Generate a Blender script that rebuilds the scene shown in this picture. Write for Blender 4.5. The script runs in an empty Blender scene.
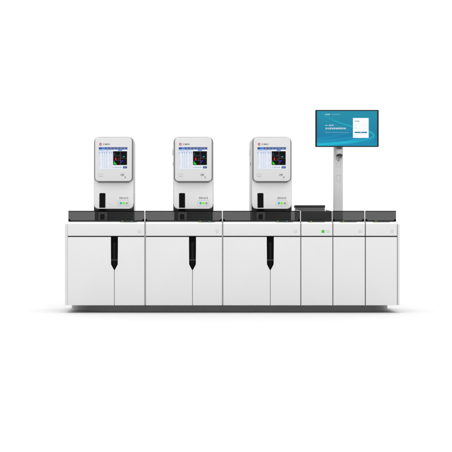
import bpy, bmesh, math, random
from mathutils import Vector, Matrix

scene = bpy.context.scene
COL = scene.collection
random.seed(4)

# ------------------------------------------------------------------ frame of reference
S = 0.01                    # metres per photo pixel on the front plane of the cabinets (Y = 0)
D = 13.6                    # camera distance to that plane
VX, VY = 175.0, 211.0       # vanishing point of the photo
FLOOR = 313.0
CX = (VX - 226) * S
CZ = (FLOOR - VY) * S

def wx(px, d=0.0): return CX + (px - VX) * S * (D + d) / D
def wz(py, d=0.0): return CZ + (VY - py) * S * (D + d) / D

# ------------------------------------------------------------------ materials
def _new(name):
    m = bpy.data.materials.new(name); m.use_nodes = True
    nt = m.node_tree
    return m, nt, nt.nodes['Principled BSDF']

def srgb(r, g, b):
    f = lambda c: (c/255/12.92) if c/255 <= 0.04045 else ((c/255+0.055)/1.055)**2.4
    return (f(r), f(g), f(b), 1)

def paint(name, col, rough=0.4, spec=0.4, metal=0.0, var=0.03, scale=9.0, bump=0.0, bscale=900.0):
    m, nt, p = _new(name)
    p.inputs['Roughness'].default_value = rough
    p.inputs['Specular IOR Level'].default_value = spec
    p.inputs['Metallic'].default_value = metal
    tc = nt.nodes.new('ShaderNodeTexCoord')
    nz = nt.nodes.new('ShaderNodeTexNoise'); nz.inputs['Scale'].default_value = scale
    nz.inputs['Detail'].default_value = 4
    nt.links.new(tc.outputs['Object'], nz.inputs['Vector'])
    mx = nt.nodes.new('ShaderNodeMix'); mx.data_type = 'RGBA'
    c = tuple(col[:3])
    mx.inputs[6].default_value = tuple(max(0, v*(1-var)) for v in c) + (1,)
    mx.inputs[7].default_value = tuple(min(1, v*(1+var)) for v in c) + (1,)
    nt.links.new(nz.outputs['Fac'], mx.inputs[0])
    nt.links.new(mx.outputs[2], p.inputs['Base Color'])
    mr = nt.nodes.new('ShaderNodeMapRange')
    mr.inputs[3].default_value = rough*0.85; mr.inputs[4].default_value = min(1, rough*1.15)
    nt.links.new(nz.outputs['Fac'], mr.inputs[0]); nt.links.new(mr.outputs[0], p.inputs['Roughness'])
    if bump:
        n2 = nt.nodes.new('ShaderNodeTexNoise'); n2.inputs['Scale'].default_value = bscale
        nt.links.new(tc.outputs['Object'], n2.inputs['Vector'])
        b = nt.nodes.new('ShaderNodeBump'); b.inputs['Strength'].default_value = bump
        b.inputs['Distance'].default_value = 0.001
        nt.links.new(n2.outputs['Fac'], b.inputs['Height']); nt.links.new(b.outputs[0], p.inputs['Normal'])
    return m

def glow(name, col, strength=1.0):
    m, nt, p = _new(name)
    p.inputs['Base Color'].default_value = (0.004, 0.004, 0.004, 1)
    p.inputs['Roughness'].default_value = 0.35
    p.inputs['Specular IOR Level'].default_value = 0.02
    p.inputs['Emission Color'].default_value = col
    p.inputs['Emission Strength'].default_value = strength
    return m

W = 0.718
M = {}
M['white'] = paint('white_powder_coat', (W, W, W), 0.45, 0.35, var=0.012, scale=3, bump=0.08)
M['deck'] = paint('lit_white', (0.86, 0.86, 0.86), 0.35, 0.4, var=0.01)  # whiter than the panels, light from above painted into the colour
M['white_edge'] = paint('white_moulded_plastic', (0.68, 0.68, 0.68), 0.38, 0.4, var=0.012, bump=0.05)
M['panel'] = paint('brightened_white_panel', (0.80, 0.80, 0.80), 0.4, 0.4, var=0.012, bump=0.05)  # lightened to offset the shade above the dark covers
M['head_shade'] = paint('grey_head_shade', (0.20, 0.20, 0.203), 0.5, 0.2, var=0.03)  # dark tone painted in for shade around and under the head
M['shell'] = paint('shaded_grey_shell', (0.56, 0.56, 0.565), 0.45, 0.3, var=0.02, bump=0.05)  # greyed so the housing's flanks look shaded
M['groove'] = paint('grey_groove', (0.20, 0.20, 0.205), 0.6, 0.2)
M['seam'] = paint('grey_seam_strip', (0.34, 0.34, 0.34), 0.6, 0.2)
M['dark'] = paint('dark_gap_shade', (0.018, 0.018, 0.019), 0.7, 0.15)  # near black, paints shade into the gaps between panels
M['shadow_plinth'] = paint('grey_shadow_plinth', (0.40, 0.40, 0.40), 0.6, 0.15, var=0.05)  # tone set to give the shadow band under the cabinets
M['black'] = paint('black_plastic', (0.003, 0.003, 0.003), 0.5, 0.02, var=0.1)
M['black_sheen'] = paint('black_satin_plastic', (0.006, 0.006, 0.006), 0.4, 0.03, var=0.1)
M['track'] = paint('grey_track_belt', (0.13, 0.13, 0.13), 0.5, 0.15, var=0.08)
M['rib'] = paint('dark_rib_plastic', (0.014, 0.014, 0.014), 0.5, 0.05, var=0.1)
M['black_line'] = paint('dark_grey_plastic', (0.035, 0.035, 0.036), 0.45, 0.2, var=0.1)
M['hood'] = paint('charcoal_hood', (0.022, 0.022, 0.0225), 0.42, 0.12, var=0.08)
M['hood_grey'] = paint('grey_hood_lid', (0.21, 0.21, 0.212), 0.45, 0.15, var=0.06)
M['base'] = paint('dark_analyzer_base', (0.20, 0.20, 0.202), 0.5, 0.2, var=0.06)
M['port'] = paint('grey_port_block', (0.55, 0.55, 0.55), 0.5, 0.2, var=0.06)
M['metal'] = paint('brushed_grey_metal', (0.60, 0.60, 0.605), 0.42, 0.3, metal=0.0, var=0.025, scale=14)
M['lid'] = paint('charcoal_lid', (0.05, 0.05, 0.051), 0.45, 0.1, var=0.06)
M['bracket'] = paint('grey_cast_bracket', (0.36, 0.36, 0.365), 0.45, 0.3, var=0.1, scale=40)
M['metal_dark'] = paint('dark_hinge_metal', (0.14, 0.14, 0.145), 0.4, 0.3, var=0.06)
M['metal_light'] = paint('bright_hinge_metal', (0.60, 0.60, 0.60), 0.35, 0.4, var=0.03)
M['outline'] = paint('grey_outline', (0.47, 0.47, 0.475), 0.5, 0.2)
M['outline2'] = paint('grey_pictogram', (0.28, 0.28, 0.29), 0.5, 0.2)
M['ink'] = paint('dark_print', (0.045, 0.045, 0.05), 0.5, 0.2)
M['ink_grey'] = paint('grey_print', (0.17, 0.17, 0.18), 0.5, 0.2)
M['logo_red'] = paint('red_print', (0.50, 0.045, 0.06), 0.5, 0.2)
M['bezel'] = paint('black_bezel', (0.010, 0.009, 0.009), 0.4, 0.15)
M['teal_btn'] = glow('teal_button', srgb(60, 185, 196), 0.95)
M['lime_btn'] = glow('lime_button', srgb(130, 236, 30), 1.0)
M['grey_btn'] = paint('grey_button', (0.40, 0.40, 0.41), 0.4, 0.3)
M['green_led'] = glow('green_led', srgb(66, 204, 48), 1.0)
M['lime_led'] = glow('lime_led', srgb(120, 200, 60), 0.8)
M['teal_led'] = glow('teal_led', srgb(80, 170, 165), 0.7)
# screen inks
for k, c in dict(s_white=(236, 241, 250), s_pale=(214, 224, 242), s_head=(74, 96, 152), s_tab=(80, 142, 244),
                 s_btn=(70, 88, 140), s_line=(172, 182, 204), s_txt=(120, 130, 158), s_black=(9, 9, 11), s_grid=(88, 90, 92),
                 s_red=(232, 26, 26), s_green=(32, 226, 38), s_blue=(58, 38, 236), s_cyan=(34, 206, 214),
                 s_mag=(176, 36, 190), m_card=(253, 254, 255), m_text=(225, 240, 246), m_text2=(150, 205, 220),
                 m_btn=(28, 124, 158), m_dark=(60, 66, 72), m_line=(222, 226, 230), m_lab=(168, 176, 182)).items():
    M[k] = glow('screen_' + k[2:] + ('_login' if k[0] == 'm' else '_chart'), srgb(*c), 0.97)

# smoky acrylic: tinted see-through sheet with a faint sheen
def smoky():
    m = bpy.data.materials.new('smoky_acrylic'); m.use_nodes = True
    nt = m.node_tree; nt.nodes.clear()
    out = nt.nodes.new('ShaderNodeOutputMaterial')
    tr = nt.nodes.new('ShaderNodeBsdfTransparent'); tr.inputs[0].default_value = (0.335, 0.335, 0.337, 1)
    gl = nt.nodes.new('ShaderNodeBsdfGlossy'); gl.inputs['Roughness'].default_value = 0.12
    mx = nt.nodes.new('ShaderNodeMixShader'); mx.inputs[0].default_value = 0.012
    nt.links.new(tr.outputs[0], mx.inputs[1]); nt.links.new(gl.outputs[0], mx.inputs[2])
    nt.links.new(mx.outputs[0], out.inputs[0])
    return m
M['smoky'] = smoky()

# monitor wallpaper: teal to blue wash, procedural (it is the picture on a lit screen)
def wallpaper():
    m, nt, p = _new('login_wallpaper')
    p.inputs['Base Color'].default_value = (0.004, 0.004, 0.004, 1)
    p.inputs['Roughness'].default_value = 0.3; p.inputs['Specular IOR Level'].default_value = 0.02
    tc = nt.nodes.new('ShaderNodeTexCoord'); sep = nt.nodes.new('ShaderNodeSeparateXYZ')
    nt.links.new(tc.outputs['Generated'], sep.inputs[0])
    nz = nt.nodes.new('ShaderNodeTexNoise'); nz.inputs['Scale'].default_value = 2.2
    nt.links.new(tc.outputs['Generated'], nz.inputs['Vector'])
    ma = nt.nodes.new('ShaderNodeMath'); ma.operation = 'MULTIPLY_ADD'; ma.inputs[1].default_value = 0.35
    nt.links.new(nz.outputs['Fac'], ma.inputs[0]); nt.links.new(sep.outputs[2], ma.inputs[2])
    cr = nt.nodes.new('ShaderNodeValToRGB')
    e = cr.color_ramp.elements
    e[0].position = 0.12; e[0].color = srgb(32, 146, 184)
    e[1].position = 1.15 if False else 1.0; e[1].color = srgb(38, 142, 168)
    n = cr.color_ramp.elements.new(0.45); n.color = srgb(30, 128, 170)
    n = cr.color_ramp.elements.new(0.75); n.color = srgb(34, 136, 168)
    nt.links.new(ma.outputs[0], cr.inputs[0])
    nt.links.new(cr.outputs[0], p.inputs['Emission Color'])
    p.inputs['Emission Strength'].default_value = 1.0
    return m
M['wallpaper'] = wallpaper()

def swoosh_mat(name, ca, strength):
    m = bpy.data.materials.new(name); m.use_nodes = True
    nt = m.node_tree; nt.nodes.clear()
    out = nt.nodes.new('ShaderNodeOutputMaterial')
    at = nt.nodes.new('ShaderNodeAttribute'); at.attribute_name = 'fade'
    tr = nt.nodes.new('ShaderNodeBsdfTransparent'); em = nt.nodes.new('ShaderNodeEmission')
    em.inputs[0].default_value = ca; em.inputs[1].default_value = strength
    mx = nt.nodes.new('ShaderNodeMixShader')
    nt.links.new(at.outputs['Fac'], mx.inputs[0])
    nt.links.new(tr.outputs[0], mx.inputs[1]); nt.links.new(em.outputs[0], mx.inputs[2])
    nt.links.new(mx.outputs[0], out.inputs[0])
    return m
M['swoosh_cyan'] = swoosh_mat('wallpaper_cyan_ribbon', srgb(44, 190, 214), 1.0)
M['swoosh_green'] = swoosh_mat('wallpaper_green_ribbon', srgb(46, 206, 190), 1.0)

# ------------------------------------------------------------------ object helpers
def thing(name, label, cat, loc, group=None):
    o = bpy.data.objects.new(name, None); COL.objects.link(o)
    o.empty_display_size = 0.1
    o.location = loc; o['label'] = label; o['category'] = cat
    if group: o['group'] = group
    return o

def link(name, me, mats, parent=None, origin=None, angle=35):
    """link a world-space mesh as one object; its origin becomes that of the thing"""
    if parent is not None:
        if origin is None: origin = parent['_o']
        me.transform(Matrix.Translation(-Vector(origin)))
    o = bpy.data.objects.new(name, me); COL.objects.link(o)
    for m in (mats if isinstance(mats, (list, tuple)) else [mats]): me.materials.append(m)
    for p in me.polygons: p.use_smooth = True
    me.set_sharp_from_angle(angle=math.radians(angle))
    if parent is not None: o.parent = parent
    return o

ORIG = {}
def part(name, bm, mats, parent, angle=35):
    bmesh.ops.recalc_face_normals(bm, faces=bm.faces)
    me = bpy.data.meshes.new(name); bm.to_mesh(me); bm.free()
    root = parent
    while root.parent is not None: root = root.parent
    return link(name, me, mats, parent, root.location, angle)

def B(): return bmesh.new()

def rrect(x0, x1, z0, z1, r=0.0, seg=6, corners=(1, 1, 1, 1)):
    """counter-clockwise outline in XZ; corners: bl, br, tr, tl; r may be a tuple"""
    rs = r if isinstance(r, tuple) else tuple(r*c for c in corners)
    pts = []
    for (cx, cz, a0, rr) in ((x0, z0, 180, rs[0]), (x1, z0, 270, rs[1]), (x1, z1, 0, rs[2]), (x0, z1, 90, rs[3])):
        if rr <= 1e-6: pts.append((cx, cz)); continue
        ox = cx + (rr if cx == x0 else -rr); oz = cz + (rr if cz == z0 else -rr)
        for i in range(seg+1):
            a = math.radians(a0 + 90*i/seg); pts.append((ox + rr*math.cos(a), oz + rr*math.sin(a)))
    return pts

def prism(bm, pts, y0, y1, bev=0.0, seg=3, mat=0, back=False):
    """outline in XZ extruded from y0 (front) to y1, the front rim rounded"""
    f = [bm.verts.new((x, y0, z)) for x, z in pts]
    b = [bm.verts.new((x, y1, z)) for x, z in pts]
    n = len(pts)
    ff = bm.faces.new(f); fb = bm.faces.new(b[::-1])
    fs = [ff, fb]
    for i in range(n):
        fs.append(bm.faces.new((f[i], b[i], b[(i+1) % n], f[(i+1) % n])))
    for q in fs: q.material_index = mat
    if bev > 0:
        ed = list(ff.edges) + (list(fb.edges) if back else [])
        r = bmesh.ops.bevel(bm, geom=ed, offset=bev, segments=seg, profile=0.5, affect='EDGES', clamp_overlap=True)
        for q in r['faces']: q.material_index = mat
    return bm

def box(bm, x0, x1, y0, y1, z0, z1, bev=0.0, mat=0, seg=2):
    r = bmesh.ops.create_cube(bm, size=1)
    vs = r['verts']
    for v in vs:
        v.co = Vector((x0 if v.co.x < 0 else x1, y0 if v.co.y < 0 else y1, z0 if v.co.z < 0 else z1))
    es = {e for v in vs for e in v.link_edges}; fs = {f for v in vs for f in v.link_faces}
    for f in fs: f.material_index = mat
    if bev:
        rr = bmesh.ops.bevel(bm, geom=list(es), offset=bev, segments=seg, profile=0.5, affect='EDGES', clamp_overlap=True)
        for f in rr['faces']: f.material_index = mat
    return bm

def prof_x(bm, pts, x0, x1, bev=0.0, mat=0):
    """outline in YZ extruded along X"""
    a = [bm.verts.new((x0, y, z)) for y, z in pts]; b = [bm.verts.new((x1, y, z)) for y, z in pts]
    n = len(pts); fs = [bm.faces.new(a[::-1]), bm.faces.new(b)]
    for i in range(n): fs.append(bm.faces.new((a[i], a[(i+1) % n], b[(i+1) % n], b[i])))
    for f in fs: f.material_index = mat
    if bev:
        es = {e for f in fs for e in f.edges}
        bmesh.ops.bevel(bm, geom=list(es), offset=bev, segments=2, profile=0.5, affect='EDGES', clamp_overlap=True)
    return bm

def prof_z(bm, pts, z0, z1):
    """outline in XY extruded along Z"""
    a = [bm.verts.new((x, y, z0)) for x, y in pts]; b = [bm.verts.new((x, y, z1)) for x, y in pts]
    n = len(pts); bm.faces.new(a[::-1]); bm.faces.new(b)
    for i in range(n): bm.faces.new((a[i], a[(i+1) % n], b[(i+1) % n], b[i]))
    return bm

def ring(bm, outer, inner, y0, y1, mat=0):
    n = len(outer)
    of = [bm.verts.new((x, y0, z)) for x, z in outer]; inf = [bm.verts.new((x, y0, z)) for x, z in inner]
    ob = [bm.verts.new((x, y1, z)) for x, z in outer]; ib = [bm.verts.new((x, y1, z)) for x, z in inner]
    for i in range(n):
        j = (i+1) % n
        for q in ((of[i], of[j], inf[j], inf[i]), (of[j], of[i], ob[i], ob[j]), (inf[i], inf[j], ib[j], ib[i]), (ob[i], ib[i], ib[j], ob[j])):
            bm.faces.new(q).material_index = mat
    return bm

def disc(bm, cx, cz, rx, y0, y1, rz=None, seg=20, mat=0, bev=0.0):
    rz = rz or rx
    pts = [(cx + rx*math.cos(2*math.pi*i/seg), cz + rz*math.sin(2*math.pi*i/seg)) for i in range(seg)]
    return prism(bm, pts, y0, y1, bev, 2, mat)

def text_bm(body, x0, x1, z0, z1, y, bold=False, bm=None, mat=0, thick=0.0004):
    """flat lettering fitted into a box of the XZ plane, facing -Y"""
    cu = bpy.data.curves.new('lettering', 'FONT'); cu.body = body; cu.size = 1; cu.resolution_u = 3
    if bold: cu.offset = 0.010
    tmp = bpy.data.objects.new('lettering', cu); COL.objects.link(tmp)
    bpy.context.view_layer.update()
    me = bpy.data.meshes.new_from_object(tmp.evaluated_get(bpy.context.evaluated_depsgraph_get()))
    COL.objects.unlink(tmp); bpy.data.objects.remove(tmp); bpy.data.curves.remove(cu)
    xs = [v.co.x for v in me.vertices]; ys = [v.co.y for v in me.vertices]
    ax, bx, ay, by = min(xs), max(xs), min(ys), max(ys)
    for v in me.vertices:
        v.co = Vector((x0 + (v.co.x-ax)/(bx-ax)*(x1-x0), y, z0 + (v.co.y-ay)/(by-ay)*(z1-z0)))
    bm = bm or B()
    n0 = len(bm.faces)
    bm.from_mesh(me); bpy.data.meshes.remove(me)
    bm.faces.ensure_lookup_table()
    for f in bm.faces[n0:]: f.material_index = mat
    return bm

def copy_tree(o, parent=None):
    c = o.copy(); COL.objects.link(c)
    if parent is not None: c.parent = parent
    for ch in list(o.children): copy_tree(ch, c)
    return c

# ------------------------------------------------------------------ floor
def build_floor():
    bm = B()
    n = 96; R = 90
    ring_v = [[bm.verts.new((r*math.cos(2*math.pi*i/n), 2 + r*math.sin(2*math.pi*i/n), 0)) for i in range(n)] for r in (4, 12, 35, R)]
    bm.faces.new(ring_v[0])
    for a, b in zip(ring_v, ring_v[1:]):
        for i in range(n): bm.faces.new((a[i], b[i], b[(i+1) % n], a[(i+1) % n]))
    me = bpy.data.meshes.new('floor'); bm.to_mesh(me); bm.free()
    o = bpy.data.objects.new('floor', me); COL.objects.link(o)
    me.materials.append(paint('white_studio_floor', (0.72, 0.72, 0.72), 0.8, 0.08, var=0.006, scale=2, bump=0.05, bscale=300))
    o['kind'] = 'structure'
build_floor()

# ------------------------------------------------------------------ cabinets
Y_BACK = 0.74
zb, zd0, zd1, zf0, zf1, zdk = wz(305.3), wz(305.3), wz(237.0), wz(235.85), wz(224.0), wz(221.75)

def ring_button(px, t):
    a = wx(px-1.25), wx(px+1.25), wz(232.7), wz(230.2)
    bm = ring(B(), rrect(*a, 0.005), rrect(a[0]+.0035, a[1]-.0035, a[2]+.0035, a[3]-.0035, 0.003), -0.0012, 0.004)
    return part('power_button', bm, M['outline'], t)

def cover(t, x0, x1):
    """smoky tunnel over the sample track: front, back, top and end sheets"""
    X0, X1, z0, z1 = wx(x0), wx(x1), zdk + 0.001, wz(211.25)
    y0, y1 = 0.034, 0.098
    bm = B()
    # single-skin sheets, so that every sight line crosses the tint once per wall
    def quad(*c): bm.faces.new([bm.verts.new(v) for v in c])
    quad((X0, y0, z0), (X1, y0, z0), (X1, y0, z1), (X0, y0, z1))
    quad((X0, y1, z0), (X0, y1, z1), (X1, y1, z1), (X1, y1, z0))
    quad((X0, y0, z1), (X1, y0, z1), (X1, y1, z1), (X0, y1, z1))
    for xe in (X0, X1): quad((xe, y0, z0), (xe, y1, z0), (xe, y1, z1), (xe, y0, z1))
    c = part('track_cover', bm, M['smoky'], t)
    bm = B()
    box(bm, X0, X1, y0-0.003, y0+0.005, z1-0.0035, wz(210.8), 0.0005)
    part('cover_rim', bm, M['black'], c)
    for s, xa in ((0, X0), (1, X1)):
        bm = B()
        q0, q1 = (xa+0.001, xa+0.019) if s == 0 else (xa-0.019, xa-0.001)
        prism(bm, rrect(q0, q1, z0+0.001, z0+0.026, 0.006), y0-0.006, y0-0.001, 0.001)
        part('corner_clip', bm, M['black'], c)
    bm = B()
    for yy in (0.042, 0.080):
        box(bm, X0+0.012, X1-0.012, yy, yy+0.012, zdk+0.0005, zdk+0.014)
    box(bm, X0+0.012, X1-0.012, 0.0545, 0.0795, zdk+0.0007, zdk+0.006)
    part('sample_track', bm, M['track'], t)

def indicator(t, x0, x1, leds):
    bm = box(B(), wx(x0), wx(x1), 0.018, 0.031, wz(221.75), wz(220.75), 0.001)
    s = part('indicator_strip', bm, M['black_line'], t)
    for px, m in leds:
        bm = box(B(), wx(px-0.75), wx(px+0.75), 0.0145, 0.0185, wz(221.7), wz(220.9), 0.0008)
        part('indicator_light', bm, M[m], s)

def cabinet(name, label, x0, x1, g0, g1, handle=None, wide=False, end=None, seam=None, shadow_plinth=None, group=None):
    """x0-x1 panel extents, g0-g1 carcass extents, all in photo pixels"""
    t = thing(name, label, 'cabinet', (wx((x0+x1)/2), 0.37, 0), group)
    bm = box(B(), wx(g0), wx(g1), 0.022, Y_BACK, zb+0.004, zdk-0.006)
    part('carcass', bm, M['dark'], t)
    # top deck with its sloping front edge, whitened as if top-lit, and the fascia under it
    bm = prof_x(B(), [(0.0, zf1), (0.006, zf1+0.009), (0.030, zdk), (Y_BACK, zdk), (Y_BACK, zdk-0.005), (0.021, zdk-0.005), (0.021, zf1)], wx(x0), wx(x1))
    part('deck', bm, M['deck'], t, 50)
    bm = prism(B(), rrect(wx(x0), wx(x1), zf0, zf1-0.0003), 0.0, 0.021, 0.0015)
    part('fascia', bm, M['white'], t)
    ring_button(x1 - 4.9 if x1 > 340 or wide else x1 - 4.6, t)
    if handle:
        h = handle; hw = 3.5
        L = [(x0, 237.0), (x0, 305.3), (h-0.28, 305.3), (h-0.28, 270.1), (h-hw, 264.4), (h-hw, 237.0)]
        R_ = [(h+0.28, 305.3), (x1, 305.3), (x1, 237.0), (h+hw, 237.0), (h+hw, 264.4), (h+0.28, 270.1)]
        for pts in (L, R_):
            bm = prism(B(), [(wx(a), wz(b)) for a, b in pts], 0.0, 0.020, 0.0015)
            part('door', bm, M['white'], t)
        # grey sealing lip behind the slit between the doors
        bm = box(B(), wx(h-0.28), wx(h+0.28), 0.006, 0.0215, zb+0.002, wz(270.4))
        part('door_seal', bm, M['groove'], t)
        # pocket pull: black back plate, twin grip ridge and a cross band
        pk = [(h-hw, 264.4), (h, 270.1), (h+hw, 264.4), (h+hw, 236.6), (h-hw, 236.6)]
        bm = prism(B(), [(wx(a), wz(b)) for a, b in pk], 0.012, 0.0215)
        hd = part('door_handle', bm, M['black'], t)
        bm = prism(B(), [(wx(h+a), wz(b)) for a, b in ((-2.1, 263.6), (0, 268.2), (2.1, 263.6), (2.1, 242.2), (-2.1, 242.2))], 0.004, 0.0119, 0.003)
        part('grip', bm, M['black_sheen'], hd)
        bm = box(B(), wx(h-0.5), wx(h+0.5), 0.0025, 0.0045, wz(259), wz(242.6), 0.0006)
        part('grip_rib', bm, M['rib'], hd)
        bm = box(B(), wx(h-2.9), wx(h+2.9), 0.0015, 0.0118, wz(260.6), wz(259.4), 0.001)
        part('grip_band', bm, M['black_line'], hd)
    else:
        bm = prism(B(), rrect(wx(x0), wx(x1), zd0, zd1), 0.0, 0.020, 0.0015)
        part('door', bm, M['white'], t)
    if seam:
        bm = box(B(), wx(seam[0]), wx(seam[1]), 0.009, 0.0215, zb+0.003, zdk-0.004)
        part('seam_strip', bm, M['seam' if wide and seam[0] < 290 else 'groove'], t)
    if end:
        pts = [(wx(end[0]), 0.004), (wx(end[1]), 0.004), (wx(end[1]), Y_BACK), (wx(end[0]), Y_BACK)]
        bm = prof_z(B(), pts, zb, wz(224.2))
        es = [e for e in bm.edges if abs(e.verts[0].co.z - e.verts[1].co.z) > 0.3 and e.verts[0].co.y < 0.1]
        bmesh.ops.bevel(bm, geom=es, offset=0.008, segments=4, profile=0.5, affect='EDGES')
        part('end_panel', bm, M['white_edge'], t)
    pa, pb = shadow_plinth or (g0, g1)
    Xa, Xb = wx(pa), wx(pb); y0, y1, r, rx = 0.24, 0.72, 0.46, (0.46 if wide else 0.31)  # added base, ends curved so the dark band below fades out
    pts = []
    if end and end[0] < x0:
        pts += [(Xa + rx - rx*math.cos(a), y0 + r - r*math.sin(a)) for a in [math.pi/2*i/8 for i in range(9)]]
    else: pts += [(Xa, y1), (Xa, y0)]
    if end and end[0] > x0:
        pts += [(Xb - rx + rx*math.sin(a), y0 + r - r*math.cos(a)) for a in [math.pi/2*i/8 for i in range(9)]] + [(Xb, y1)]
    else: pts += [(Xb, y0), (Xb, y1)]
    if end and end[0] < x0: pts += [(Xa, y1)]
    bm = prof_z(B(), pts, 0.0, zb+0.0035)
    part('shadow_plinth', bm, M['shadow_plinth'], t)
    return t

GW, GN = 'wide cabinets carrying the analyzers', 'narrow single door cabinets at the right end'
c1 = cabinet('wide_cabinet', 'white two-door cabinet at the far left end of the line, with a pale end panel',
             67.7, 144.4, 67.6, 145.1, 114.4, True, (64.8, 67.69), (144.45, 145.85), (66.5, 145.1), GW)
c2 = cabinet('wide_cabinet', 'white two-door cabinet with black pointed handle, in the middle of the three wide ones',
             145.9, 221.95, 145.15, 222.6, 192.5, True, None, (222.0, 223.3), None, GW)
c3 = cabinet('wide_cabinet', 'white two-door cabinet right beside the narrow cabinet that has the green light',
             223.35, 300.4, 222.65, 300.8, 270.3, True, None, (300.43, 300.79), None, GW)
c4 = cabinet('loader_cabinet', 'narrow white cabinet with opaque black hood on top and a lit green button',
             301.25, 332.45, 300.85, 332.85, seam=(332.48, 332.84), group=GN)
c5 = cabinet('narrow_cabinet', 'narrow white cabinet under the monitor pole with a smoky track cover',
             333.3, 364.95, 332.9, 365.3, group=GN)
c6 = cabinet('narrow_cabinet', 'narrow white cabinet at the far right end of the line with a smoky cover',
             365.8, 397.05, 365.35, 397.55, end=(397.6, 399.8), shadow_plinth=(365.35, 397.6), group=GN)
for t, a, b in ((c1, 68.1, 144.2), (c2, 145.2, 222.0), (c3, 223.1, 300.1), (c5, 333.2, 364.65), (c6, 365.85, 396.6)):
    cover(t, a, b)
for t, a, b in ((c1, 144.42, 144.98), (c2, 222.15, 222.95), (c5, 364.8, 365.7)):     # added strips, painted as the bright gaps between covers
    bm = box(B(), wx(a), wx(b), 0.036, 0.060, zdk+0.0006, wz(211.2), 0.001)
    part('bright_gap_strip', bm, M['deck'], t)
indicator(c1, 120.3, 137, ((122.5, 'lime_led'), (131.6, 'teal_led')))
indicator(c2, 198.3, 215, ((200.2, 'lime_led'), (209.3, 'teal_led')))
indicator(c3, 276.3, 293, ((278.0, 'lime_led'), (287.2, 'teal_led')))
indicator(c4, 308.2, 325, ((311.3, 'lime_led'),))
indicator(c5, 340.5, 357, ((343.7, 'lime_led'),))
indicator(c6, 373.3, 390, ((376.2, 'lime_led'),))
# the green lamp beside the loader's button
bm = prism(B(), rrect(wx(321.6), wx(324.5), wz(232.9), wz(230.0), 0.008), -0.003, 0.004, 0.002)
part('green_lamp', bm, M['green_led'], c4)

# loader hood: opaque front box, a flat top and a raised rear housing with a dark lid
def loader():
    X0, X1 = wx(301.3), wx(332.1)
    bm = B()
    box(bm, X0, X1, 0.034, 0.600, zdk+0.0005, wz(211.0), 0.003)
    h = part('loader_hood', bm, M['hood'], c4)
    d = 0.62
    bm = box(B(), wx(295.6, d), wx(325, d), d, 0.735, zdk+0.0008, wz(208.1, d), 0.006)
    part('rear_housing', bm, M['hood_grey'], c4)
    bm = box(B(), wx(294.8, d), wx(325.1, d), d-0.012, 0.737, wz(208.0, d), wz(205.2, d), 0.006)
    part('housing_lid', bm, M['lid'], c4)
    for xa, xb in ((300.55, 301.2), (332.2, 332.75)):
        pts = [(0.03, zdk+0.001), (0.03, wz(211.6)), (0.05, wz(211.0)), (0.59, wz(209.6, 0.59)), (0.59, zdk+0.001)]
        bm = prof_x(B(), pts, wx(xa), wx(xb))
        part('hood_side', bm, M['white_edge'], c4)
loader()

# ------------------------------------------------------------------ analyzers
YA = 0.215                    # plane of the head's face
KA = S * (D + YA) / D         # metres per photo pixel there

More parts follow.
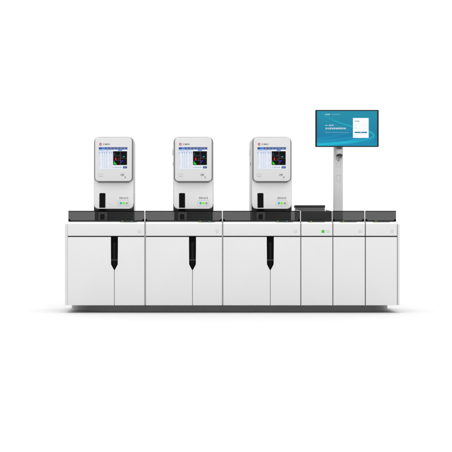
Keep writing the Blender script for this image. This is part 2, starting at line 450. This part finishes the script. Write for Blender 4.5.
def analyzer(cxp, label):
    x0 = wx(cxp, YA)
    t = thing('blood_analyzer', label, 'analyzer', (x0, 0.46, zdk), 'analyzers standing on the wide cabinets')
    ax = lambda p: x0 + (p - 113.4) * KA      # drawn on the left one, centred on 113.4
    az = lambda p: wz(p, YA)
    # housing
    bm = prism(B(), rrect(ax(93.3), ax(133.9), az(211.4), az(136.7), (0.004, 0.004, 0.052, 0.052), 8), 0.315, 0.70, 0.012, 4, back=True)
    part('housing', bm, M['shell'], t)
    # lower front panel with rounded bottom corners, cut for the sampling slot
    LZ0, LZ1, LEAN = az(185), az(208.7), 0.036      # lean added so the panel's foot catches overhead light
    def lean(bm):
        for v in bm.verts:
            if v.co.y < 0.305: v.co.y -= LEAN * max(0, min(1.05, (LZ0 - v.co.z) / (LZ0 - LZ1)))
        return bm
    bm = prism(B(), rrect(ax(93.9), ax(133.2), az(208.7), az(137.2), (0.042, 0.042, 0.048, 0.048), 8), 0.285, 0.3145, 0.010, 4)
    bmesh.ops.bisect_plane(bm, geom=list(bm.verts)+list(bm.edges)+list(bm.faces), plane_co=(0, 0, LZ0), plane_no=(0, 0, 1))
    part('front_panel', lean(bm), M['panel'], t)
    # head
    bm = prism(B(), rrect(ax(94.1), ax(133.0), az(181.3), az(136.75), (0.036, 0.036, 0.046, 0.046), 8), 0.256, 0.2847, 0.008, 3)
    part('head_shade_rim', bm, M['head_shade'], t)  # grey rim stands in for shade around the head
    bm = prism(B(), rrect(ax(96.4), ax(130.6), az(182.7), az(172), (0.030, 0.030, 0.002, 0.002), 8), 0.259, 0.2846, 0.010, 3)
    part('head_shade_neck', bm, M['head_shade'], t)  # added dark neck, deepens the shadow under the head
    bm = prism(B(), rrect(ax(95.1), ax(131.8), az(181.0), az(137.25), 0.034, 8), YA, 0.2557, 0.006, 4)
    hd = part('screen_head', bm, M['white_edge'], t)
    # dark base under the panel, resting on the deck
    bm = box(B(), ax(94.2), ax(133.2), 0.305, 0.69, zdk+0.0006, az(211.5), 0.003)
    part('base', bm, M['base'], t)
    bm = box(B(), ax(93.6), ax(133.6), 0.30, 0.314, az(211.3), az(203.5), 0.002)
    part('under_shroud', bm, M['black_line'], t)
    bm = box(B(), ax(98.4), ax(107), 0.252, 0.3045, zdk+0.0006, az(212.3), 0.004)
    bs = part('sampling_port', bm, M['port'], t)
    bm = box(B(), ax(100), ax(104.3), 0.247, 0.2525, az(219.5), az(214), 0.002)
    part('port_opening', bm, M['black'], bs)
    bm = box(B(), ax(98.8), ax(105.3), 0.272, 0.2995, az(211.2), az(209.0), 0.002)
    part('needle_guard', bm, M['black'], t)
    # slot
    bm = prism(B(), rrect(ax(99.1), ax(105.2), az(207.8), az(193.0), (0.002, 0.002, 0.010, 0.010)), 0.2835, 0.290)
    sl = part('sample_slot', lean(bm), M['black_sheen'], t)
    o = rrect(ax(98.8), ax(105.5), az(208.0), az(192.7), (0.003, 0.003, 0.012, 0.012))
    i = rrect(ax(99.1), ax(105.2), az(207.8), az(193.0), (0.002, 0.002, 0.010, 0.010))
    part('slot_frame', lean(ring(B(), o, i, 0.2825, 0.290)), M['white'], sl)
    # model lettering and the button panel
    bm = text_bm('DH-615', ax(119.4), ax(128.1), az(199.0), az(196.9), 0.2845, True)
    part('lettering', lean(bm), M['ink'], t)
    o = rrect(ax(117.6), ax(129.4), az(206.1), az(200.2), 0.020)
    i = rrect(ax(117.85), ax(129.15), az(205.85), az(200.45), 0.018)
    bp = part('button_panel', lean(ring(B(), o, i, 0.2843, 0.289)), M['outline'], t)
    for px, m in ((120.7, 'teal_btn'), (123.6, 'lime_btn'), (126.7, 'grey_btn')):
        part('button', lean(disc(B(), ax(px), az(203.1), 1.22*KA, 0.2820, 0.290, bev=0.001)), M[m], bp)
    # head: logo, name, pictogram, mark
    bm = disc(B(), ax(100.6), az(144.2), 1.35*KA, YA-0.0008, YA+0.003)
    ring_in = [(ax(100.75)+0.0072*math.cos(2*math.pi*k/20), az(144.2)+0.0072*math.sin(2*math.pi*k/20)) for k in range(20)]
    n2 = [(ax(100.75)+0.0045*math.cos(2*math.pi*k/20), az(144.2)+0.0045*math.sin(2*math.pi*k/20)) for k in range(20)]
    ring(bm, ring_in, n2, YA-0.0014, YA+0.002, 1)
    box(bm, ax(100.7), ax(102.1), YA-0.0012, YA+0.002, az(144.35), az(144.05), mat=1)
    part('logo', bm, [M['logo_red'], M['white_edge']], hd)
    part('lettering', text_bm('DYMIND', ax(103.0), ax(109.9), az(144.95), az(143.5), YA-0.0008, True), M['ink'], hd)
    bm = ring(B(), rrect(ax(98.3), ax(102.9), az(176.8), az(173.7), 0.005), rrect(ax(98.6), ax(102.6), az(176.5), az(174.0), 0.003), YA-0.0008, YA+0.002)
    box(bm, ax(100.4), ax(100.75), YA-0.0007, YA+0.002, az(175.9), az(174.9))
    box(bm, ax(99.6), ax(101.6), YA-0.0009, YA+0.002, az(176.45), az(176.1))
    part('pictogram', bm, M['outline'], hd)
    bm = text_bm('CRP', ax(120.6), ax(124.2), az(176.0), az(173.9), YA-0.0008, True)
    text_bm('»', ax(124.4), ax(126), az(178.2), az(176.4), YA-0.0008, bm=bm)
    part('lettering', bm, M['ink'], hd)
    # left flank: moulded latch and a small socket
    bm = box(B(), ax(92.4), ax(93.6), 0.50, 0.60, az(154), az(148), 0.004)
    part('side_latch', bm, M['white_edge'], t)
    bm = box(B(), ax(93.0), ax(93.5), 0.40, 0.43, az(165), az(161.5), 0.002)
    part('side_port', bm, M['black_line'], t)
    # touchscreen: one flat lit picture
    mats = ['s_white', 's_pale', 's_head', 's_tab', 's_btn', 's_line', 's_txt', 's_black', 's_grid', 's_red', 's_green', 's_blue', 's_cyan', 's_mag']
    ix = {k: i for i, k in enumerate(mats)}
    bm = B()
    def r(x0_, x1_, y0_, y1_, k, lay):
        y = YA - 0.0006 - 0.0003*lay
        v = [bm.verts.new(q) for q in ((ax(x0_), y, az(y1_)), (ax(x1_), y, az(y1_)), (ax(x1_), y, az(y0_)), (ax(x0_), y, az(y0_)))]
        bm.faces.new(v).material_index = ix[k]
    def poly(pts, k, lay):
        y = YA - 0.0006 - 0.0003*lay
        bm.faces.new([bm.verts.new((ax(a), y, az(b))) for a, b in pts]).material_index = ix[k]
    box(bm, ax(98.8), ax(127.4), YA-0.0005, YA+0.004, az(168.9), az(147.2), mat=ix['s_white'])
    r(98.8, 127.4, 147.2, 149.55, 's_head', 1); r(101.8, 105.0, 147.4, 149.5, 's_tab', 2)
    for k in range(6): r(106.4+3.4*k, 108.4+3.4*k, 148.15, 148.6, 's_line', 2)
    r(98.8, 113.0, 149.55, 153.2, 's_pale', 1)
    r(118.0, 122.2, 149.7, 150.9, 's_tab', 2)
    for a, b in ((99.5, 102), (102.6, 104.6), (106, 108)): r(a, b, 150.2, 150.6, 's_line', 3)
    cols = (99.0, 102.2, 104.2, 106.3, 109.4, 111.6)
    for c in cols: r(c, c+0.55, 152.4, 153.6, 's_txt', 3); r(c+0.2, c+0.42, 153.4, 168.6, 's_line', 2)
    rnd = random.Random(7)
    for row in range(13):
        yy = 154.2 + row*1.1
        r(99, 112.8, yy+0.72, yy+0.8, 's_pale', 1)
        for c in cols:
            if rnd.random() < 0.75: r(c+0.65, c+0.9+rnd.random()*0.9, yy+0.1, yy+0.42, 's_line', 2)
    r(113.1, 127.1, 151.2, 165.1, 's_black', 1)
    r(120.25, 120.6, 151.2, 165.1, 's_grid', 2)
    for yy in (155.7, 160.2): r(113.1, 120.25, yy, yy+0.28, 's_grid', 2)
    r(120.6, 127.1, 158.0, 158.28, 's_grid', 2)
    poly([(114.3, 154.6), (115.2, 154.7), (115.0, 153.2), (114.4, 152.8)], 's_grid', 3)
    poly([(115.0, 159.8), (116.6, 159.8), (116.2, 158.2), (115.7, 157.1), (115.2, 158.0)], 's_red', 3)
    r(118.3, 119.0, 158.6, 159.2, 's_red', 3)
    poly([(113.8, 164.5), (116.8, 164.5), (115.8, 163.4), (114.6, 161.8), (113.9, 161.5)], 's_green', 3)
    for (a, b, q, k) in ((122.0, 156.6, 0.42, 's_mag'), (123.7, 156.7, 0.55, 's_cyan'), (124.6, 156.2, 0.25, 's_cyan'), (121.7, 161.2, 0.75, 's_blue'), (122.7, 160.6, 0.5, 's_blue'), (121.3, 162.5, 0.35, 's_mag')):
        poly([(a+q*math.cos(j*math.pi/5)*(0.8+0.3*rnd.random()), b+q*math.sin(j*math.pi/5)*(0.8+0.3*rnd.random())) for j in range(10)], k, 3)
    for _ in range(26):
        a, b = rnd.uniform(113.8, 126.6), rnd.uniform(152, 164.6)
        k = rnd.choice(('s_grid', 's_blue', 's_green', 's_red', 's_cyan'))
        r(a, a+0.13, b, b+0.13, k, 4)
    r(123.0, 127.1, 166.2, 168.4, 's_btn', 2); r(124, 126, 167.1, 167.5, 's_line', 3)
    r(113.1, 127.1, 168.45, 168.8, 's_pale', 1)
    for a, b in ((113.4, 114.4), (115, 117.2), (117.6, 119), (119.4, 121.6)): r(a, b, 166.9, 167.5, 's_txt', 2)
    part('touchscreen', bm, [M[k] for k in mats], t)
    return t

a1 = analyzer(113.4, 'white blood analyzer with lit touchscreen, leftmost of the three')
a2 = copy_tree(a1); a2.location.x = wx(193.3, YA); a2['label'] = 'white blood analyzer with lit touchscreen, middle one of the three'
a3 = copy_tree(a1); a3.location.x = wx(272.0, YA); a3['label'] = 'white blood analyzer with lit touchscreen, nearest to the monitor and black hood'

# ------------------------------------------------------------------ monitor on its pole
def monitor():
    YM, YP = 0.30, 0.40
    K = S * (D + YM) / D
    mx = lambda p: wx(p, YM); mz = lambda p: wz(p, YM)
    qx = lambda p: wx(p, YP); qz = lambda p: wz(p, YP)
    t = thing('monitor_stand', 'wide black monitor with blue login screen on a grey metal pole', 'monitor', (qx(338.4), YP+0.03, zdk))
    # pole
    bm = box(B(), qx(334.0), qx(342.9), YP, YP+0.07, zdk+0.0008, qz(144.5), 0.004)
    p = part('pole', bm, M['metal'], t)
    for ya, yb in ((162.6, 167.3), (175.2, 181.6)):
        o = rrect(qx(336.3), qx(340.7), qz(yb), qz(ya), 0.004); i = rrect(qx(336.55), qx(340.45), qz(yb-.25), qz(ya+.25), 0.003)
        part('cover_plate', ring(B(), o, i, YP-0.0012, YP+0.002), M['outline'], p)
    part('screw', disc(B(), qx(338.4), qz(173.6), 0.6*K, YP-0.003, YP+0.002, bev=0.001), M['white'], p)
    bm = box(B(), qx(331.9), qx(345), YP-0.02, YP+0.10, zdk+0.0006, zdk+0.009, 0.003)
    part('base_plate', bm, M['metal_dark'], t)
    # tilt hinge between pole and panel
    def barrel(bm, cx, cy, rad, z0, z1, n=28, mat=0):
        pts = [(cx + rad*math.cos(2*math.pi*i/n), cy + rad*math.sin(2*math.pi*i/n)) for i in range(n)]
        return prof_z(bm, pts, z0, z1)
    cxh = qx(339.0)
    bm = barrel(B(), cxh, YP-0.022, 0.030, qz(154.6), qz(149.4))
    h = part('hinge_barrel', bm, M['metal_light'], t)
    bm = barrel(B(), cxh, YP-0.024, 0.026, qz(149.35), qz(145.5))
    part('hinge_cap', bm, M['metal_dark'], h)
    arch = [(qx(336.1), qz(156.5)), (qx(342.0), qz(156.5))] + [(qx(339.05) + 0.0305*math.cos(math.pi*k/14), qz(155.9) + 0.021*math.sin(math.pi*k/14)) for k in range(15)]
    bm = prism(B(), arch, YP-0.054, YP-0.003, 0.002)
    part('hinge_throat', bm, M['black_line'], h)
    pts = [(336.0, 154.6), (336.0, 159.0), (337.3, 160.3), (338.4, 161.5), (339.6, 160.3), (341.7, 159.0), (341.7, 154.6)]
    bm = prism(B(), [(qx(a), qz(b)) for a, b in pts], YP-0.008, YP+0.001, 0.002)
    br = part('hinge_bracket', bm, M['bracket'], t)
    for a, b, q, m in ((337.0, 157.3, 0.5, 'metal_light'), (340.5, 159.1, 0.55, 'white'), (337.5, 159.1, 0.6, 'metal_light'), (340.7, 157.6, 0.5, 'black_line'), (338.9, 158.6, 0.5, 'metal_dark'), (338.4, 160.6, 0.4, 'metal_dark')):
        part('bolt', disc(B(), qx(a), qz(b), q*K, YP-0.012, YP-0.007, bev=0.001), M[m], br)
    bm = box(B(), qx(336.2), qx(341.2), YM+0.036, YP-0.05, qz(146), qz(138), 0.004)
    box(bm, qx(334.4), qx(342.4), YM+0.030, YM+0.036, qz(145), qz(133), 0.001)
    box(bm, qx(337.0), qx(340.6), YP-0.052, YP+0.001, qz(144.4), qz(141), 0.003)
    part('mount_arm', bm, M['metal_dark'], t)
    # panel
    bm = prism(B(), rrect(mx(315.5), mx(378.7), mz(146.9), mz(109.9), 0.006), YM, YM+0.030, 0.002, 2, back=True)
    part('display_body', bm, M['bezel'], t)
    z_s = [mx(316.9), mx(377.2), mz(145.95), mz(110.95)]
    bm = box(B(), z_s[0], z_s[1], YM-0.0006, YM+0.003, z_s[2], z_s[3])
    sc = part('display_screen', bm, M['wallpaper'], t)
    # wallpaper ribbons
    def bez(pts, n=36):
        out = []
        P = [pts[0]] + list(pts) + [pts[-1]]
        for i in range(1, len(P)-2):
            p0, p1, p2, p3 = (Vector(P[i+k]) for k in (-1, 0, 1, 2))
            for j in range(n):
                u = j/n
                out.append(0.5*((2*p1) + (-p0+p2)*u + (2*p0-5*p1+4*p2-p3)*u*u + (-p0+3*p1-3*p2+p3)*u**3))
        out.append(Vector(P[-1])); return out
    def ribbons(specs, mat, lay):
        bm = B(); lay_f = bm.verts.layers.float.new('fade')
        y = YM - 0.0006 - 0.0003*lay
        for k, (pts, wa, wb, fmax, f0, f1) in enumerate(specs):
            c = bez(pts); n = len(c); prev = None
            for i, q in enumerate(c):
                tg = (c[min(i+1, n-1)] - c[max(i-1, 0)]); tg = Vector((-tg.y, tg.x)).normalized()
                u = i/(n-1); w = wa + (wb-wa)*u; f = f0 + (f1-f0)*u
                row = []
                for s, a in ((-1, 0.0), (-0.35, 0.55), (0, 1.0), (0.35, 0.55), (1, 0.0)):
                    a_ = q + tg*(s*w)
                    ex = min(max(a_.x, 316.95), 377.15); ey = min(max(a_.y, 111.0), 145.9)
                    v = bm.verts.new((mx(ex), y - 0.00005*k, mz(ey))); v[lay_f] = a*f*fmax; row.append(v)
                if prev:
                    for j in range(4):
                        try: bm.faces.new((prev[j], prev[j+1], row[j+1], row[j]))
                        except ValueError: pass
                prev = row
        return bm
    loop = [(321.5, 112.5), (326, 116.8), (333, 120), (342, 123.6), (353, 126.8), (362, 128.8), (369.5, 131.6), (373.6, 134.8), (372.2, 137.4), (366, 139.6), (354, 141.9), (338, 143.6), (317, 145.0)]
    specs_c = [(loop, 1.0, 2.2, 0.9, 0.35, 1.0),
               ([(317, 144.6), (330, 143.7), (345, 142.0), (356, 139.6), (364, 137.2)], 2.6, 1.2, 0.95, 1.0, 0.6),
               ([(317, 138.9), (330, 137), (342, 134.2), (352, 132)], 1.1, 0.8, 0.35, 1, 0.3),
               ([(318, 114), (326, 121), (338, 126), (352, 131)], 1.0, 0.8, 0.28, 0.5, 1),
               ([(317, 141.2), (332, 140), (348, 138.0), (362, 135.6), (371, 133)], 1.4, 0.8, 0.4, 0.7, 0.9),
               ([(352, 145.8), (362, 143.5), (371, 140.5), (377, 136)], 1.2, 1.2, 0.3, 0.6, 0.8)]
    part('wallpaper_ribbon', ribbons(specs_c, None, 1), M['swoosh_cyan'], sc)
    specs_g = [(loop[2:9], 0.55, 0.7, 0.75, 0.45, 1.0)]
    part('wallpaper_ribbon', ribbons(specs_g, None, 3), M['swoosh_green'], sc)
    # writing on the screen
    yt = YM - 0.0030
    for body, x0, x1, z0, z1, bold, m in (
            ('HLIS', 325.2, 329.9, 115.05, 113.7, True, 'm_text'), ('实验室管理系统', 331.3, 340.0, 114.85, 113.9, False, 'm_text2'),
            ('HI, 您好!', 325.2, 333.9, 126.1, 124.6, True, 'm_text'), ('欢迎登录数据管理系统', 325.2, 346.0, 129.4, 127.5, True, 'm_text'),
            ('Welcome to login data management system', 325.1, 348.6, 132.9, 131.8, False, 'm_text2')):
        part('lettering', text_bm(body, mx(x0), mx(x1), mz(z0), mz(z1), yt, bold), M[m], sc)
    bm = B()
    cards = ['m_card', 'm_btn', 'm_line', 'm_dark', 'm_lab']
    def r(x0, x1, y0, y1, k, lay):
        y = YM - 0.0030 - 0.0004*lay
        bm.faces.new([bm.verts.new(q) for q in ((mx(x0), y, mz(y1)), (mx(x1), y, mz(y1)), (mx(x1), y, mz(y0)), (mx(x0), y, mz(y0)))]).material_index = cards.index(k)
    r(352.9, 368.6, 118.0, 137.9, 'm_card', 0)
    r(354.6, 367.0, 131.8, 133.1, 'm_btn', 1)
    for yy in (125.2, 128.6): r(354.6, 367.0, yy, yy+0.14, 'm_line', 1)
    text_bm('用户登录', mx(354.6), mx(359.4), mz(122.0), mz(120.5), YM-0.0038, True, bm, 3)
    text_bm('账号', mx(354.8), mx(356.4), mz(124.8), mz(124.1), YM-0.0038, False, bm, 4)
    text_bm('密码', mx(354.8), mx(356.4), mz(128.3), mz(127.6), YM-0.0038, False, bm, 3)
    text_bm('登录', mx(360.0), mx(361.7), mz(132.75), mz(132.1), YM-0.0042, False, bm, 0)
    text_bm('记住密码', mx(354.7), mx(357.2), mz(134.8), mz(134.1), YM-0.0038, False, bm, 4)
    text_bm('忘记密码', mx(364.4), mx(366.9), mz(134.8), mz(134.1), YM-0.0038, False, bm, 4)
    part('login_card', bm, [M[k] for k in cards], sc)
monitor()

# ------------------------------------------------------------------ light
world = bpy.data.worlds.new('World'); scene.world = world; world.use_nodes = True
nt = world.node_tree; bg = nt.nodes['Background']
tc = nt.nodes.new('ShaderNodeTexCoord'); sep = nt.nodes.new('ShaderNodeSeparateXYZ')
nt.links.new(tc.outputs['Generated'], sep.inputs[0])
ab = nt.nodes.new('ShaderNodeMath'); ab.operation = 'ABSOLUTE'; nt.links.new(sep.outputs[0], ab.inputs[0])
mr = nt.nodes.new('ShaderNodeMapRange'); mr.interpolation_type = 'SMOOTHSTEP'
mr.inputs[1].default_value = 0.55; mr.inputs[2].default_value = 0.95; mr.inputs[3].default_value = 1.0; mr.inputs[4].default_value = 0.45  # unseen sides dimmed so the flanks turn grey
nt.links.new(ab.outputs[0], mr.inputs[0])
sc_ = nt.nodes.new('ShaderNodeMath'); sc_.operation = 'MULTIPLY'; sc_.inputs[1].default_value = 1.08
up = nt.nodes.new('ShaderNodeMapRange'); up.interpolation_type = 'SMOOTHSTEP'     # zenith of the unseen surroundings lifted to whiten the floor
up.inputs[1].default_value = 0.35; up.inputs[2].default_value = 0.95; up.inputs[3].default_value = 1.0; up.inputs[4].default_value = 1.75
nt.links.new(sep.outputs[2], up.inputs[0])
m2 = nt.nodes.new('ShaderNodeMath'); m2.operation = 'MULTIPLY'
nt.links.new(mr.outputs[0], m2.inputs[0]); nt.links.new(up.outputs[0], m2.inputs[1])
nt.links.new(m2.outputs[0], sc_.inputs[0]); nt.links.new(sc_.outputs[0], bg.inputs['Strength'])
bg.inputs['Color'].default_value = (1, 1, 1, 1)

def area(name, loc, target, sx, sy, power):
    l = bpy.data.lights.new(name, 'AREA'); l.shape = 'RECTANGLE'; l.size = sx; l.size_y = sy; l.energy = power
    o = bpy.data.objects.new(name, l); COL.objects.link(o); o.location = loc
    o.rotation_euler = (Vector(target) - Vector(loc)).to_track_quat('-Z', 'Y').to_euler()
    return o
area('overhead_softbox', (-0.1, 0.1, 5.5), (-0.1, 0.1, 0), 9.0, 0.8, 22)

# ------------------------------------------------------------------ camera
cam = bpy.data.cameras.new('Camera'); co = bpy.data.objects.new('Camera', cam); COL.objects.link(co)
co.location = (CX, -D, CZ); co.rotation_euler = (math.radians(90), 0, 0)
cam.sensor_width = 36; cam.lens = 36 * D / (452 * S)
cam.shift_x = (226 - VX) / 452; cam.shift_y = -(226 - VY) / 452
cam.clip_end = 500
scene.camera = co
scene.view_settings.view_transform = 'Standard'; scene.view_settings.look = 'None'
scene.view_settings.exposure = 0; scene.view_settings.gamma = 1
scene.render.resolution_x = scene.render.resolution_y = 1024
